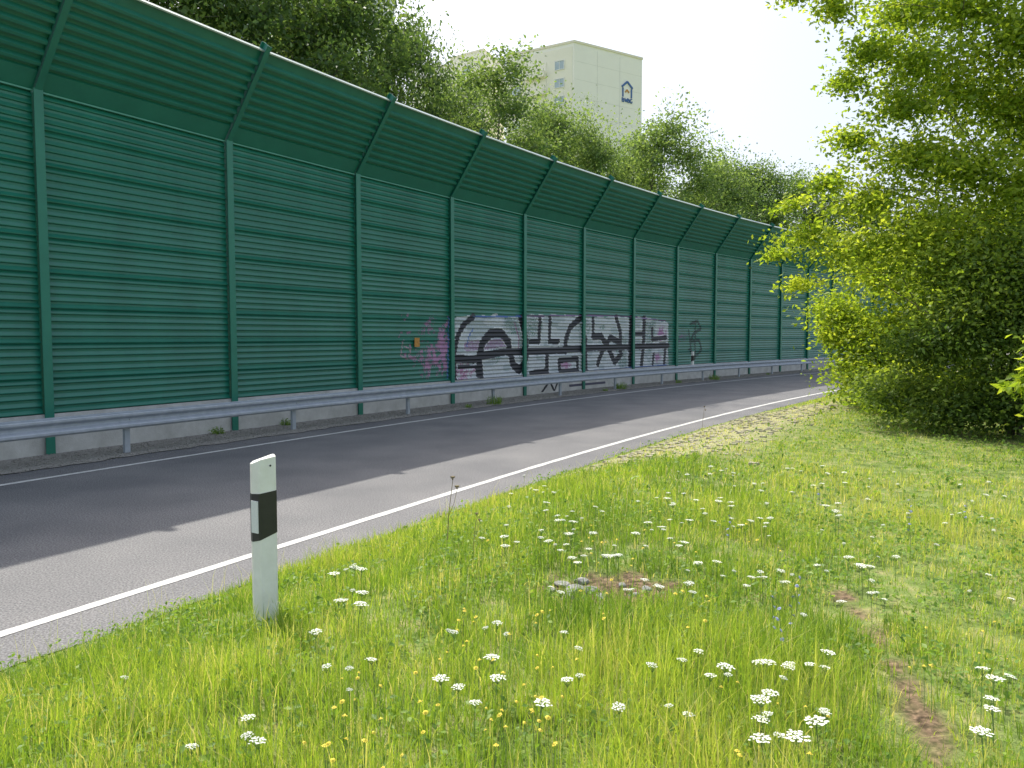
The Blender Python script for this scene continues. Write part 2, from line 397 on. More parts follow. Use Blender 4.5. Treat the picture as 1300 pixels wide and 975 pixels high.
for i in range(-3, 20):
    x0, y0 = path(i*4.0); x1, y1 = path(i*4.0+4.0)
    L_ = math.hypot(x1-x0, y1-y0); tx, ty = (x1-x0)/L_, (y1-y0)/L_; rz = math.atan2(ty, tx)
    xs_, ys_ = x0 + tx*(L_-L)/2, y0 + ty*(L_-L)/2
    bays.append((i, xs_, ys_, tx, ty, rz))
    for nm, mesh in (('wall_panel', panel_me), ('canopy_panel', cant_me), ('painted_glint_rim', glint_me), ('cap_rail', cap_me), ('plinth', plinth_me)):
        wl(nm, mesh, xs_, ys_, rz)
    rp = math.pi/2 - float(np.interp(i*4.0, SS, TH))
    wl('post', post_me, x0, y0, rp); wl('canopy_strut', strut_me, x0, y0, rp)

# graffiti sprayed over the ribs
PXP = np.array([455,573,668,746,808,863,910,950]); PXS = np.array([8,12,16,20,24,28,32,36.])
def px2sz(px, py):
    s = np.interp(px, PXP, PXS); _, d = path(s)
    return s, EYE + (427.5-py)/1000.0*d
def P(*pts): return [px2sz(a, b) for a, b in pts]
K = (0.014,0.016,0.024); SV = (0.50,0.54,0.56); G2 = (0.36,0.42,0.44)
strokes = [ # (points, width m, colour)
 (P((592,440),(640,436)), .30, (0.30,0.20,0.32)),
 (P((600,402),(588,413),(580,430),(577,450),(577,484)), .20, K),
 (P((577,455),(600,457),(612,452),(640,447),(700,446),(760,442),(800,441),(853,439)), .25, K),
 (P((609,476),(607,455),(611,436),(621,424),(636,423),(646,434),(649,450),(653,463),(661,470),(669,463),(672,446),(670,424),(664,405)), .30, K),
 (P((605,478),(603,466),(582,466)), .12, K),
 (P((676,434),(687,434),(688,404)), .20, K), (P((701,404),(700,434),(712,434)), .20, K),
 (P((697,450),(697,472),(677,475)), .24, K), (P((713,458),(739,456),(739,471),(714,473),(713,458)), .20, K),
 (P((743,404),(728,416),(722,432),(722,446)), .26, K),
 (P((749,430),(750,471)), .26, K), (P((758,428),(768,427),(777,444),(785,460),(793,450),(789,434),(779,429),(769,446),(764,462)), .27, K),
 (P((758,405),(758,428)), .20, K), (P((786,403),(792,422),(792,440)), .26, K), (P((806,402),(805,442),(805,464)), .30, K),
 (P((822,404),(821,440),(819,466)), .28, K), (P((806,424),(822,424)), .2, K), (P((830,440),(849,438),(848,462)), .24, K),
 (P((832,418),(832,431),(850,429)), .20, K), (P((834,450),(833,464)), .18, K),
 (P((600,403),(665,402)), .05, (0.05,0.12,0.35)), (P((665,402),(740,401),(800,402),(850,408)), .05, (0.16,0.10,0.22)),
 (P((577,486),(640,482),(700,476),(760,471),(850,464)), .07, (0.06,0.12,0.30)),
 (P((570,404),(568,480)), .06, (0.08,0.18,0.38)),
 (P((600,418),(594,428),(592,440)), .045, (0.05,0.14,0.42)), (P((655,410),(661,428),(661,442)), .045, (0.30,0.10,0.22)),
 (P((690,498),(700,484),(706,497),(712,482)), .09, K), (P((727,490),(752,488),(772,486)), .08, (0.08,0.08,0.12)),
 (P((880,412),(889,408),(893,418),(884,424),(880,434),(891,432),(894,444),(886,454),(879,444)), .15, (0.012,0.035,0.032)),
 (P((886,408),(886,456)), .14, (0.012,0.035,0.032)), (P((878,420),(882,450)), .12, (0.012,0.035,0.032)),
 (P((508,432),(505,452),(514,456),(518,444),(510,440)), .05, (0.30,0.24,0.27)),
]
topx = [(576,402),(600,401),(660,401),(740,401),(825,404),(853,410)]
tops = np.array([px2sz(*p) for p in topx]); 
allV, allF, allC, off = [], [], [], 0
for (i, xs_, ys_, tx, ty, rz) in bays:
    if i < 2 or i > 8: continue
    cell = .022
    ls = np.arange(0.0, L+1e-6, L/round(L/cell))
    zz = [0.06 + .03*k for k in range(int((ZB-.01-.06)/.03))]
    rows = [(z, .085) for z in zz]
    nplin = len(rows)
    for (za, oa), (zb, ob) in zip(prof[:-1], prof[1:]):
        if za > 2.95: break
        m_ = max(1, int(math.hypot(zb-za, ob-oa)/.024))
        for q in range(m_): rows.append((za+(zb-za)*q/m_, oa+(ob-oa)*q/m_+.03))
    rows = np.array(rows); nr = len(rows); nl = len(ls)
    Lg, Rg = np.meshgrid(ls, np.arange(nr)); Zg = rows[Rg,0]; Og = rows[Rg,1] + .004
    sg = i*4.0 + (4.0-L)/2 + Lg
    nxn, nyn = ty, -tx
    V = np.stack([xs_-bx + tx*Lg + nxn*Og, ys_-by + ty*Lg + nyn*Og, Zg], 2).reshape(-1,3)
    a = (np.arange(nr-1)[:,None]*nl + np.arange(nl-1)[None,:])
    F = np.stack([a, a+1, a+1+nl, a+nl], 2).reshape(-1,4)
    sc = ((sg[:-1,:-1]+sg[1:,1:])/2).ravel(); zc = ((Zg[:-1,:-1]+Zg[1:,1:])/2).ravel()
    rowi = np.repeat(np.arange(nr-1), nl-1)
    col = np.zeros((len(sc),3)); alpha = np.zeros(len(sc))
    n1 = vnoise(sc, zc, .35); n2 = vnoise(sc+50, zc, .12); n3 = rng.random(len(sc))
    zt = np.interp(sc, tops[:,0], tops[:,1]); s_l, s_r = tops[0,0], tops[-1,0]
    edge = .12*(n1-.5)
    inside = (sc > s_l+edge) & (sc < s_r+edge) & (zc < zt+edge*1.2) & (zc > .66)
    col[inside] = np.array(SV); alpha[inside] = 1
    streak = inside & (vnoise(sc, zc*3+9, .5) > .62); col[streak] = G2
    thin = inside & (vnoise(sc+20, zc, .8) > .70) & (n3 > .68); alpha[thin] = 0
    for (px_, py_, rx_, rz_, c_, dens) in ((590,472,.45,.34,(.42,.20,.33),1.0),(722,464,.5,.14,(.40,.20,.33),.7),(845,425,.5,.45,(.36,.17,.34),.75),
            (548,420,.9,.5,(.34,.17,.31),.42),(545,460,1.0,.5,(.40,.21,.35),.50),
            (838,455,.7,.25,(.38,.19,.35),.6),(562,440,.45,.9,(.38,.20,.35),.52),(870,425,.6,.4,(.24,.15,.28),.36)):
        cs_, cz_ = px2sz(px_, py_)
        g_ = np.exp(-((sc-cs_)/rx_)**2 - ((zc-cz_)/rz_)**2)
        sel = (g_*dens*(.35+n1*1.1) * (.35+n2*1.2) > .20 + .35*n3)
        col[sel] = c_; alpha[sel] = 1
    blot = (n2 > .84) & (np.abs(sc-11.0) < 1.4) & (zc > .8) & (zc < 2.7) & (n1 > .45); col[blot] = (.34,.19,.30); alpha[blot] = 1
    for pts, w, c_ in strokes:
        d = seg_dist(sc, zc, pts); sel = d < w/2*(1+.2*(n2-.5))
        if c_ is not K and w > .11: sel &= n3 > .25
        col[sel] = c_; alpha[sel] = 1
        if w >= .15 and c_ is K:
            rim = (d >= w/2*1.1) & (d < w/2+.04) & (n1 > .5) & (col.sum(1) > .5); col[rim] = (.66,.68,.70)
    keep = (alpha > 0) & (rowi != nplin-1)
    col *= (.85+.3*n3)[:,None]
    allV.append(V); allF.append(F[keep]+off); off += len(V); allC.append(np.concatenate([col, np.ones((len(col),1))],1)[keep])
gm = fast_mesh('graffiti', np.concatenate(allV), np.concatenate(allF), M['graffiti'], np.concatenate(allC), 'paint')
go = link('graffiti', gm, barrier); go['label'] = 'silver and black graffiti letters with pink clouds sprayed low on the green wall'
s_, z_ = px2sz(524, 435); (i, xs_, ys_, tx, ty, rz) = [b for b in bays if b[0] == 2][0]
l_ = s_-8-(4-L)/2
pl = MB(); pl.box(-.11,.11,-.012,0,-.13,.13); pl.box(-.012,.012,-.02,-.0125,-.012,.012)
po = pl.obj('wall_plate', M['orange'], None, (float(xs_+tx*l_+ty*.11), float(ys_+ty*l_-tx*.11), float(z_)), rz)
tag(po, 'small square orange plate fixed low on the green wall left of the graffiti', 'plate')

# ------------------------------------------------------------ guardrail
UG = 1.12
gbx, gby = path(0.8, UG)
rail = thing('guardrail', 'long galvanised steel guardrail on posts between road and green wall', 'guardrail', (float(gbx), float(gby), 0))
wp = [(0,.0),(.0,.012),(.075,.03),(.082,.045),(.082,.075),(.075,.09),(.018,.125),(.012,.14),(.012,.17),(.018,.185),(.075,.22),(.082,.235),(.082,.265),(.075,.28),(0,.298),(0,.31)]
wprof = [(-(.04+o), .44+z) for o, z in wp]; back = [(y+.006, z) for y, z in wprof[::-1]]
beam_me = MB().prism_x(wprof+back, -.1, 4.0).mesh('rail_beam', M['steel'])
gp = MB(); gp.box(-.05,.05,.03,.036,-.2,.70); gp.box(-.05,-.044,.036,.09,-.2,.70); gp.box(.044,.05,.036,.09,-.2,.70)
gpost_me = gp.mesh('post', M['steel'])
sb = MB(); sb.box(-.04,.04,-.045,.028,.52,.68); spacer_me = sb.mesh('spacer', M['steel'])
bolt_me = MB().tube([(0,-.052,.60),(0,-.07,.60)],[.018,.014],8).mesh('bolt', M['steel'])
for i in range(-3, 19):
    s = 0.8 + 4*i; x0, y0 = path(s, UG); x1, y1 = path(s+4, UG)
    rz = math.atan2(y1-y0, x1-x0)
    for nm, me_ in (('rail_beam', beam_me), ('post', gpost_me), ('spacer', spacer_me), ('bolt', bolt_me)):
        link(nm, me_, rail, (float(x0-gbx), float(y0-gby), 0.002*(i%2) if nm == 'rail_beam' else 0), rz)

# ------------------------------------------------------------ delineators
def delineator(name, label, loc, rz, h, zb):
    t = thing(name, label, 'delineator post', loc, rz)
    poly = [(-.072,.035),(-.066,-.005),(-.034,-.050),(-.026,-.055),(.052,-.052),(.060,-.045),(.060,.045),(.05,.055),(-.055,.055)]
    top = lambda x, y: h - .05 + .62*max(min(x,.0)+.072, 0)
    MB().prism_z(poly, -.15 if zb == 0 else 0, top).obj('body', M['white_plastic'], t)
    g_ = lambda k: [(x*(1+k/.06), y*(1+k/.06)) for x, y in poly]
    bz0 = lambda x, y: h - .485 + .42*(x+.068)
    bz1 = lambda x, y: h - .215 + .16*(x+.068)
    MB().prism_z(g_(.0018), bz0, bz1).obj('black_band', M['black_plastic'], t)
    ax, ay, bx_, by_ = -.0655,-.0058,-.0345,-.0492
    nx_, ny_ = (by_-ay), -(bx_-ax); l = math.hypot(nx_, ny_); nx_, ny_ = nx_/l, ny_/l
    q = [(ax+nx_*.004, ay+ny_*.004), (bx_+nx_*.004, by_+ny_*.004), (bx_+nx_*.010, by_+ny_*.010), (ax+nx_*.010, ay+ny_*.010)]
    MB().prism_z(q, h-.43, h-.25).obj('reflector', M['reflector'], t)
    MB().prism_z([(.02,.0575),(-.02,.0575),(-.02,.063),(.02,.063)], h-.42, h-.28).obj('reflector', M['reflector'], t)
    MB().tube([(.03,-.0525,h-.055),(.03,-.056,h-.055)],[.006,.005],8).obj('rivet', M['black_plastic'], t)
    return t
dx, dy, dz = at_px(339, 800)
delineator('delineator_post', 'white roadside delineator post with black band standing in the grass in front', (float(dx), float(dy), float(dz)), R(22), 1.0, 0)
x_, y_ = path(27.6, UG)
delineator('delineator_post', 'small white delineator mounted on the far guardrail near the end of the wall', (float(x_), float(y_), .755), R(-50), .62, 1)

# ------------------------------------------------------------ foliage
def leaves(cent, size, up=0.5, wr=0.55):
    n = len(cent)
    d = rng.normal(size=(n,3)); d[:,2] = d[:,2]*.6 - .35; d /= np.linalg.norm(d,axis=1)[:,None]
    r_ = rng.normal(size=(n,3)) + np.array([0,0,up*2]); w = np.cross(d, r_); w /= np.linalg.norm(w,axis=1)[:,None]+1e-9
    nn = np.cross(w, d)
    Ls_ = (size*rng.uniform(.6,1.25,n))[:,None]; W = Ls_*wr
    v0 = cent; v2 = cent + d*Ls_; v1 = cent + d*Ls_*.45 + w*W*.5 + nn*Ls_*.1; v3 = cent + d*Ls_*.45 - w*W*.5 + nn*Ls_*.1
    V = np.stack([v0,v1,v2,v3],1).reshape(-1,3)
    b = np.arange(n)*4
    F = np.stack([np.stack([b,b+1,b+2],1), np.stack([b,b+2,b+3],1)],1).reshape(-1,3)
    return V, F
def tree_meshes(H, r0, lobes, nleaf, lsize, leafmat, sd, lean=(0,0), forks=1, spread=.22, twigs=26, limb=.42, rmin=.55, wob=.05):
    rs = np.random.default_rng(sd); tb = MB()
    npt = 9
    for fk in range(forks):
        an = rs.uniform(0,6.28); fo = 0 if forks == 1 else .12*H
        tp = [np.array([lean[0]*t**1.5 + .02*H*math.sin(3*t+sd+fk)+fo*math.cos(an)*t, lean[1]*t**1.5 + .02*H*math.cos(4*t+sd+fk)-.02*H+fo*math.sin(an)*t, H*.86*t-.1*(t==0)]) for t in np.linspace(0,1,npt)]
        tb.tube(tp, [r0*(1-.88*t)/(1 if forks==1 else 1.5) for t in np.linspace(0,1,npt)], 8)
        if fk == 0: tp0 = tp
    cents = []; tints = []
    vol = np.array([l[3]*l[4]*l[5] for l in lobes])**.67; vol = vol/vol.sum()
    for (cx,cy,cz,rx,ry,rz), w in zip(lobes, vol):
        c = np.array([cx,cy,cz])
        zst = max(.12*H, min(cz - .45*math.hypot(cx,cy) - .3*rz, .8*H)); k = min(npt-2, max(0, int(zst/(H*.86)*(npt-1))))
        st = tp0[k] + (tp0[k+1]-tp0[k])*(zst/(H*.86)*(npt-1)-k)
        rl = r0*limb*(1-.6*zst/H); D_ = np.linalg.norm(c-st)
        lp = []
        j1, j2 = rs.normal(size=3)*wob*D_, rs.normal(size=3)*wob*D_
        for q_ in np.linspace(0,1,7):
            arc = math.sin(math.pi*q_)
            lp.append(st + (c-st)*q_ + np.array([0,0,.14*D_*arc]) + j1*math.sin(math.pi*2*q_) + j2*arc)
        tb.tube(lp, [rl*(1-.8*q_) for q_ in np.linspace(0,1,7)], 6)
        nt_ = max(6, int(twigs*w*len(lobes)))
        nl_ = int(nleaf*w/nt_)
        lt = rs.normal()*.10
        for q in range(nt_):
            v = rs.normal(size=3); v /= np.linalg.norm(v); 
            if v[2] < -.5: v[2] *= .5
            rr = rs.uniform(rmin,1.08)
            e = c + v*np.array([rx,ry,rz])*rr
            m2 = (c+e)/2 + np.array([0,0,.08*rz]) + rs.normal(size=3)*.06*rx
            if q % 2 == 0: tb.tube([c, m2, e], [rl*.2, rl*.12, .003+rl*.03], 4)
            t = rs.beta(2.0,1.1,nl_)[:,None]
            p = (1-t)**2*c + 2*t*(1-t)*m2 + t*t*e
            sg = spread*np.array([rx,ry,rz])*(.35+.65*t)
            p = p + rs.normal(size=(nl_,3))*sg*np.array([1,1,.75])
            cents.append(p)
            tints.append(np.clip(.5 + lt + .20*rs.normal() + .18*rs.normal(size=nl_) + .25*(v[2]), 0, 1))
        # leaves along the limb itself
        nb = int(nleaf*w*.10)
        if nb:
            q_ = rs.uniform(.35,1,nb); lpa = np.array(lp); idx = np.clip((q_*6).astype(int),0,5); fr = (q_*6-idx)[:,None]
            p = lpa[idx]*(1-fr)+lpa[idx+1]*fr + rs.normal(size=(nb,3))*.16*max(rx,.5)
            cents.append(p); tints.append(np.clip(.5+.2*rs.normal(size=nb),0,1))
    cents = np.concatenate(cents); tints = np.concatenate(tints)
    low = cents[:,2] < .12; cents[low,2] = rs.uniform(.05,.4,low.sum())
    V, F = leaves(cents, lsize)
    cm = fast_mesh('crown', V, F, leafmat, np.repeat(tints, 2))
    return tb.mesh('trunk', M['bark'], True), cm
def place_tree(meshes, name, label, cat, loc, rz=0, sc=1, scz=None, group=None):
    t = thing(name, label, cat, loc, rz, group); t.scale = (sc, sc, scz or sc)
    link('trunk', meshes[0], t); link('crown', meshes[1], t)
    return t
def lobeset(H, R_, n, sd, zlo=.3, big=1.0):
    rs = np.random.default_rng(sd); out = []
    for k in range(n):
        t = (k+.5)/n; z = H*(zlo + (1-zlo)*t*.90); rad = R_*(math.sin(math.pi*min(1,(.28+.68*t)))**.6)*.62
        a = k*2.4 + rs.uniform(-.4,.4); r = R_*rs.uniform(.36,.5)*big
        out.append((rad*math.cos(a), rad*math.sin(a), z, r*1.15, r*1.15, r*.95))
    out.append((0,0,H*.86,R_*.5,R_*.5,H*.11))
    return out
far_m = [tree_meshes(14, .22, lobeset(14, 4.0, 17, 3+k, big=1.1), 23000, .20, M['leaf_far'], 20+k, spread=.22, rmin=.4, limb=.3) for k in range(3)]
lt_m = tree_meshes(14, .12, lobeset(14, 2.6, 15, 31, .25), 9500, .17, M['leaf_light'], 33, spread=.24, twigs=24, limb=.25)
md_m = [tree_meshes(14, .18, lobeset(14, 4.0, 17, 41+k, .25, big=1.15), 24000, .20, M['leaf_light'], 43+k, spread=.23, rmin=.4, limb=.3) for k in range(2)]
D = 'tall dense dark green tree overtopping the green wall, '
specs = [ # px, depth, top px y, meshset, width scale, label
 (110,22,-260,far_m[0],1.0,D+'furthest left'),
 (225,25,-170,far_m[1],1.0,D+'second from the left'),
 (340,27,-130,far_m[2],1.0,D+'left of the grey tower'),
 (440,30,-75,far_m[0],.95,D+'in front of the grey tower'),
 (515,34,0,far_m[1],.65,D+'just left of the slender pale tree'),
 (390,38,-30,far_m[2],1.1,'dark tree further back filling the gap behind the tall wall trees'),
 (632,31,34,lt_m,1.0,'slender airy pale green tree in front of the cream tower, sky through its crown'),
 (575,40,78,md_m[0],.85,'mid green bushy tree left behind the slender pale tree'),
 (690,42,108,md_m[1],.82,'mid green rounded tree below the window side of the cream tower'),
 (755,44,140,md_m[0],.75,'mid green tree below the corner of the cream tower'),
 (838,46,132,md_m[1],1.0,'broad mid green tree just right of the cream tower'),
 (900,50,186,md_m[0],.95,'smaller mid green tree right of the broad one beyond the wall'),
 (955,54,188,far_m[1],.9,'dark rounded tree beyond the far end of the green wall'),
 (1015,60,208,far_m[2],1.0,'dark tree beyond the far wall end, half hidden by the roadside tree'),
 (1080,62,232,far_m[0],1.2,'dark tree furthest along the green wall, behind the roadside tree'),
 (800,62,172,far_m[0],1.1,'dark tree seen in the gap behind the broad tree at the cream tower'),
 (720,60,150,far_m[1],1.1,'dark tree behind the others at the foot of the cream tower'),
 (920,70,222,md_m[1],1.4,'hazy mid green tree behind the others at the far wall end'),
]
for k, (px_, d_, ty_, ms_, ws, lb) in enumerate(specs):
    x_ = (px_-650)/1000*d_; zt_ = EYE + (427-ty_)/1000*d_*.975
    place_tree(ms_, 'broadleaf_tree', lb, 'tree', (x_, d_, -.05), rz=k*1.7, sc=ws*1.0, scz=zt_/14.2, group=None)

def at_d(px_, py_, d_): return ((px_-650)/1000*d_, d_, EYE+(427-py_)/1000*d_)
def lobes_px(base, lst):
    out = []
    for px_, py_, d_, r, ry, rz in lst:
        x, y, z = at_d(px_, py_, d_); out.append((x-base[0], y-base[1], z-base[2], r, ry, rz))
    return out
b = (9.3, 13.8); bz = float(gz(*b)[0]); base = (b[0], b[1], bz)
lb = lobes_px(base, [(1005,6,13,.35,.5,.28),(1050,22,13,.45,.6,.40),(1095,75,13,.5,.7,.45),(1058,115,13.3,.42,.6,.30),(1130,30,13.5,.7,.8,.6),(1200,25,13.5,.9,1.0,.8),(1280,55,13,1.0,1.0,.9),(1150,90,13,.7,.8,.6),
  (1130,145,13,.65,.8,.5),(1200,120,13.4,.85,.9,.75),(1270,140,13.5,1.0,1.0,.9),(1330,170,13,1.0,1.0,.9),(1080,180,14,.5,.7,.35),(1150,205,13,.8,.9,.6),(1040,235,14.5,.45,.7,.3),(1100,255,13.8,.7,.9,.45),
  (1215,220,13,1.0,1.0,.8),(1300,250,12.6,1.0,1.1,.9),(1000,262,14.5,.32,.6,.2),(1025,298,14.5,.6,.8,.35),(980,322,14.5,.35,.5,.2),(1080,318,14,.85,1,.5),(1160,295,13,.9,.9,.7),(1200,340,12.8,.9,.9,.6),(1255,330,12.5,.9,1.0,.8),(1310,360,12.3,1.0,1.0,.9),
  (1010,362,15,.35,.5,.25),(1180,-80,13.5,1.2,1.2,.8),(1300,-60,13,1.3,1.3,1.0),(1080,-80,13,.6,.8,.5),(1400,60,13,1.5,1.4,1.2),(1400,220,13,1.5,1.4,1.3)])
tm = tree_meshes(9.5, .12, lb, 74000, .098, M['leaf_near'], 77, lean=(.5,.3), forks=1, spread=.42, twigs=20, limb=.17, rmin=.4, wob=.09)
place_tree(tm, 'roadside_tree', 'large light green backlit tree with overhanging branches at the right edge', 'tree', base)
b2 = (10.3, 16.8); base2 = (b2[0], b2[1], float(gz(*b2)[0]))
lb2 = lobes_px(base2, [(1100,480,18,.8,1.2,.8),(1050,428,18,.45,.9,.4),(1075,400,17.8,.8,1.1,.7),(1110,440,17,.8,1.1,1.0),(1170,430,16.5,1.3,1.3,1.2),(1130,350,17,1.1,1.2,1.0),(1230,380,16,1.4,1.3,1.2),(1180,500,15.5,1.3,1.2,.9),(1130,490,16.5,.9,1.1,.7)])
sm_ = tree_meshes(4.2, .05, lb2, 36000, .11, M['leaf_near'], 88, forks=4, spread=.36, twigs=18, limb=.3, rmin=.4)
place_tree(sm_, 'roadside_shrub', 'light green shrub hanging towards the road at the far end of the meadow', 'shrub', base2)
b3 = (7.9, 12.4); base3 = (b3[0], b3[1], float(gz(*b3)[0]))
lb3 = lobes_px(base3, [(1130,495,14.2,.6,.8,.55),(1160,505,13.5,.7,.8,.6),(1205,520,12.6,.8,.8,.6),(1260,510,12,.9,.8,.75),(1320,500,11.7,.9,.9,.9),(1180,440,13,.95,.9,.7),(1250,420,12.2,1.1,1.0,.8),(1320,410,12,1.1,1,.9),(1230,355,12.5,.9,1,.6),(1310,335,12,1.0,1,.8)])
sh = tree_meshes(3.6, .05, lb3, 46000, .08, M['leaf_shrub'], 99, forks=5, spread=.34, twigs=20, limb=.3, rmin=.4)
place_tree(sh, 'roadside_shrub', 'dense dark green shrub reaching the ground at the right edge of the meadow', 'shrub', base3)
b4 = (6.9, 10.0); base4 = (b4[0], b4[1], float(gz(*b4)[0]))
lb4 = lobes_px(base4, [(1305,490,10.2,.3,.4,.35),(1335,520,10,.4,.4,.4),(1345,440,10,.4,.4,.4)])
s4 = tree_meshes(1.4, .02, lb4, 1500, .13, M['leaf_near'], 111, forks=3, spread=.28, twigs=10)
place_tree(s4, 'sapling', 'bright green large leaved sapling in front of the dark shrub at the right edge', 'shrub', base4)
place_tree(far_m[1], 'broadleaf_tree', 'dark tree behind the roadside tree on the right', 'tree', (17.5, 30, .4), rz=1.0, sc=.9, scz=.5)
place_tree(far_m[2], 'broadleaf_tree', 'dark tree behind the dark shrub at the right edge', 'tree', (20, 25, .4), rz=2.0, sc=1.0, scz=.5)

# ------------------------------------------------------------ towers
def tower(name, label, foot, h, wallm, trim=True):
    cx, cy = foot[0]
    t = thing(name, label, 'building', (cx, cy, -.05))
    loc = [(x-cx, y-cy) for x, y in foot]
    MB().prism_z(loc, 0, h).obj('wall', wallm, t)
    mx_ = sum(p[0] for p in loc)/len(loc); my_ = sum(p[1] for p in loc)/len(loc)
    big = [(mx_+(x-mx_)*1.012, my_+(y-my_)*1.012) for x, y in loc]
    MB().prism_z(big, h+.002, h+.35).obj('parapet', M['frame'] if not trim else M['trim'], t)
    return t, loc
Bc = (10.0, 130.0); Br = (22.3, 138.0); Bl = (-1.0, 136.8)
H1 = 49.4
far1 = (Br[0]-9, Br[1]+18); far2 = (Bl[0]+4, Bl[1]+14)
tw, loc = tower('apartment_tower', 'cream high rise block with blue house emblem on its blank gable, behind the wall trees', [Bc, Br, far1, far2, Bl], H1, M['facade_w'])
def frame_at(p0, p1, off, l, z):
    dx_, dy_ = p1[0]-p0[0], p1[1]-p0[1]; L_ = math.hypot(dx_, dy_); tx, ty = dx_/L_, dy_/L_
    return (p0[0]+tx*l+ty*off, p0[1]+ty*l-tx*off, z), math.atan2(ty, tx), L_
wf = MB(); 
for a_ in ((-.9,.9,-.08,.05,-.75,-.65),(-.9,.9,-.08,.05,.65,.75),(-.9,-.8,-.08,.05,-.649,.649),(.8,.9,-.08,.05,-.649,.649),(-.04,.04,-.07,.05,-.649,.649)): wf.box(*a_)
wf_me = wf.mesh('window', M['frame']); wpane = MB().box(-.79,.79,-.03,.0,-.64,.64).mesh('pane', M['glass'])
bal_me = MB().box(-1.9,1.9,-.9,0,-1.3,-.35).box(-1.9,1.9,-.06,0,-.349,1.2).mesh('balcony', M['facade'])
pl0 = loc[4]; pl1 = loc[0]
_, _, LL = frame_at(pl0, pl1, 0, 0, 0)
band = MB().box(0.3, LL-.3, -.06, -.002, 0, H1-.6)
p_, a_, _ = frame_at(pl0, pl1, 0, 0, 0); band.obj('facade_cladding', M['facade'], tw, p_, a_)
for st in range(9):
    z = H1 - 3.2 - st*2.85
    for fx in (.16,.80):
        p_, a_, _ = frame_at(pl0, pl1, .1, LL*fx, z)
        w_ = link('window', wf_me, tw, p_, a_); link('pane', wpane, w_)
    p_, a_, _ = frame_at(pl0, pl1, .07, LL*.46, z-.2); link('balcony', bal_me, tw, p_, a_)
jm = MB(); _, _, LG = frame_at(loc[0], loc[1], 0, 0, 0)
for st in range(1, 12): jm.box(.1, LG-.1, -.012, -.002, H1-st*2.85-.04, H1-st*2.85)
for l in (LG*.33, LG*.66): jm.box(l-.03, l+.03, -.02, -.013, H1-31, H1-.5)
p_, a_, _ = frame_at(loc[0], loc[1], 0, 0, 0); jm.obj('panel_joint', M['joint'], tw, p_, a_)
em = MB()
def bar(mb, x0, z0, x1, z1, w, y0=-.14, y1=-.04):
    d = Vector((x1-x0, 0, z1-z0)); n_ = Vector((-d.z, 0, d.x)).normalized()*w/2
    q = []
    for y in (y0, y1):
        for s_ in ((x0,z0,1),(x1,z1,1),(x1,z1,-1),(x0,z0,-1)): q.append((s_[0]+n_.x*s_[2], y, s_[1]+n_.z*s_[2]))
    mb.add(q, [(0,1,2,3),(7,6,5,4),(0,4,5,1),(1,5,6,2),(2,6,7,3),(3,7,4,0)])
for s_ in ((-1.2,0,0,1.0),(0,1.0,1.2,0)): bar(em, *s_, .32)
bar(em, -.95,-.1,-.95,-1.6,.26,-.12,-.03); bar(em, .95,-.1,.95,-1.6,.26,-.12,-.03)
p_, a_, _ = frame_at(loc[0], loc[1], 0, LG*.77, H1-5.3)
eo = em.obj('emblem', M['blue'], tw, p_, a_)
ob = MB(); bar(ob, -.42,-.78,0,-.35,.26,-.10,-.02); bar(ob, 0,-.35,.42,-.78,.26,-.09,-.01); ob.obj('emblem_core', M['orange'], eo)
le = MB()
x = -1.1
for g_ in ([(0,0,0,.7),(0,.7,.3,.5),(0,.35,.3,.35),(.3,.5,.3,0),(0,0,.3,0)], [(0,.7,.1,0),(.1,0,.22,.5),(.22,.5,.34,0),(.34,0,.44,.7)], [(0,0,0,.7),(0,.7,.3,.5),(0,.35,.3,.35),(.3,.5,.3,0),(0,0,.3,0)], [(.3,.7,0,.6),(0,.6,0,0),(0,0,.3,0),(.3,0,.3,.3)]):
    for s_ in g_: bar(le, x+s_[0]*1.25, -2.4+s_[1]*.9, x+s_[2]*1.25, -2.4+s_[3]*.9, .13, -.1-.003*len(le.v)/8, -.02)
    x += .6
le.obj('emblem_lettering', M['blue'], tw, p_, a_)
F2 = [(-11.2,146.0),(-5.0,141.5),(-1.5,150.0),(-8,158)]
tw2, loc2 = tower('apartment_tower', 'pale cream high rise section stepping back left of the cream tower', F2, 52.2, M['facade'])
F2b = [(-18.5,146.5),(-11.4,146.2),(-9,158),(-17,160)]
for st in range(7):
    z = 52.2 - 2.6 - st*2.85
    p_, a_, L_ = frame_at(loc2[0], loc2[1], .05, 7.6*.5, z); w_ = link('window', wf_me, tw2, p_, a_); link('pane', wpane, w_)
tw4, loc4 = tower('apartment_tower', 'low pale cream roof section furthest left behind the slender tree', F2b, 51.0, M['facade_w'])
for st in range(7):
    z = 51.0 - 2.6 - st*2.85
    p_, a_, L_ = frame_at(loc4[0], loc4[1], .05, 7.0*.5, z); w_ = link('window', wf_me, tw4, p_, a_); link('pane', wpane, w_)
F3 = [(-44,118),(-21.5,112),(-18,124),(-40,130)]
tw3, loc3 = tower('apartment_tower', 'pale grey high rise behind the dark trees at the top left', F3, 62, M['facade_g'], trim=False)
for st in range(12):
    z = 62 - 2.0 - st*2.85
    for fx in (.08,.24,.42,.58,.76,.92):
        p_, a_, L_ = frame_at(loc3[0], loc3[1], .05, 22.5*fx, z); w_ = link('window', wf_me, tw3, p_, a_); link('pane', wpane, w_)

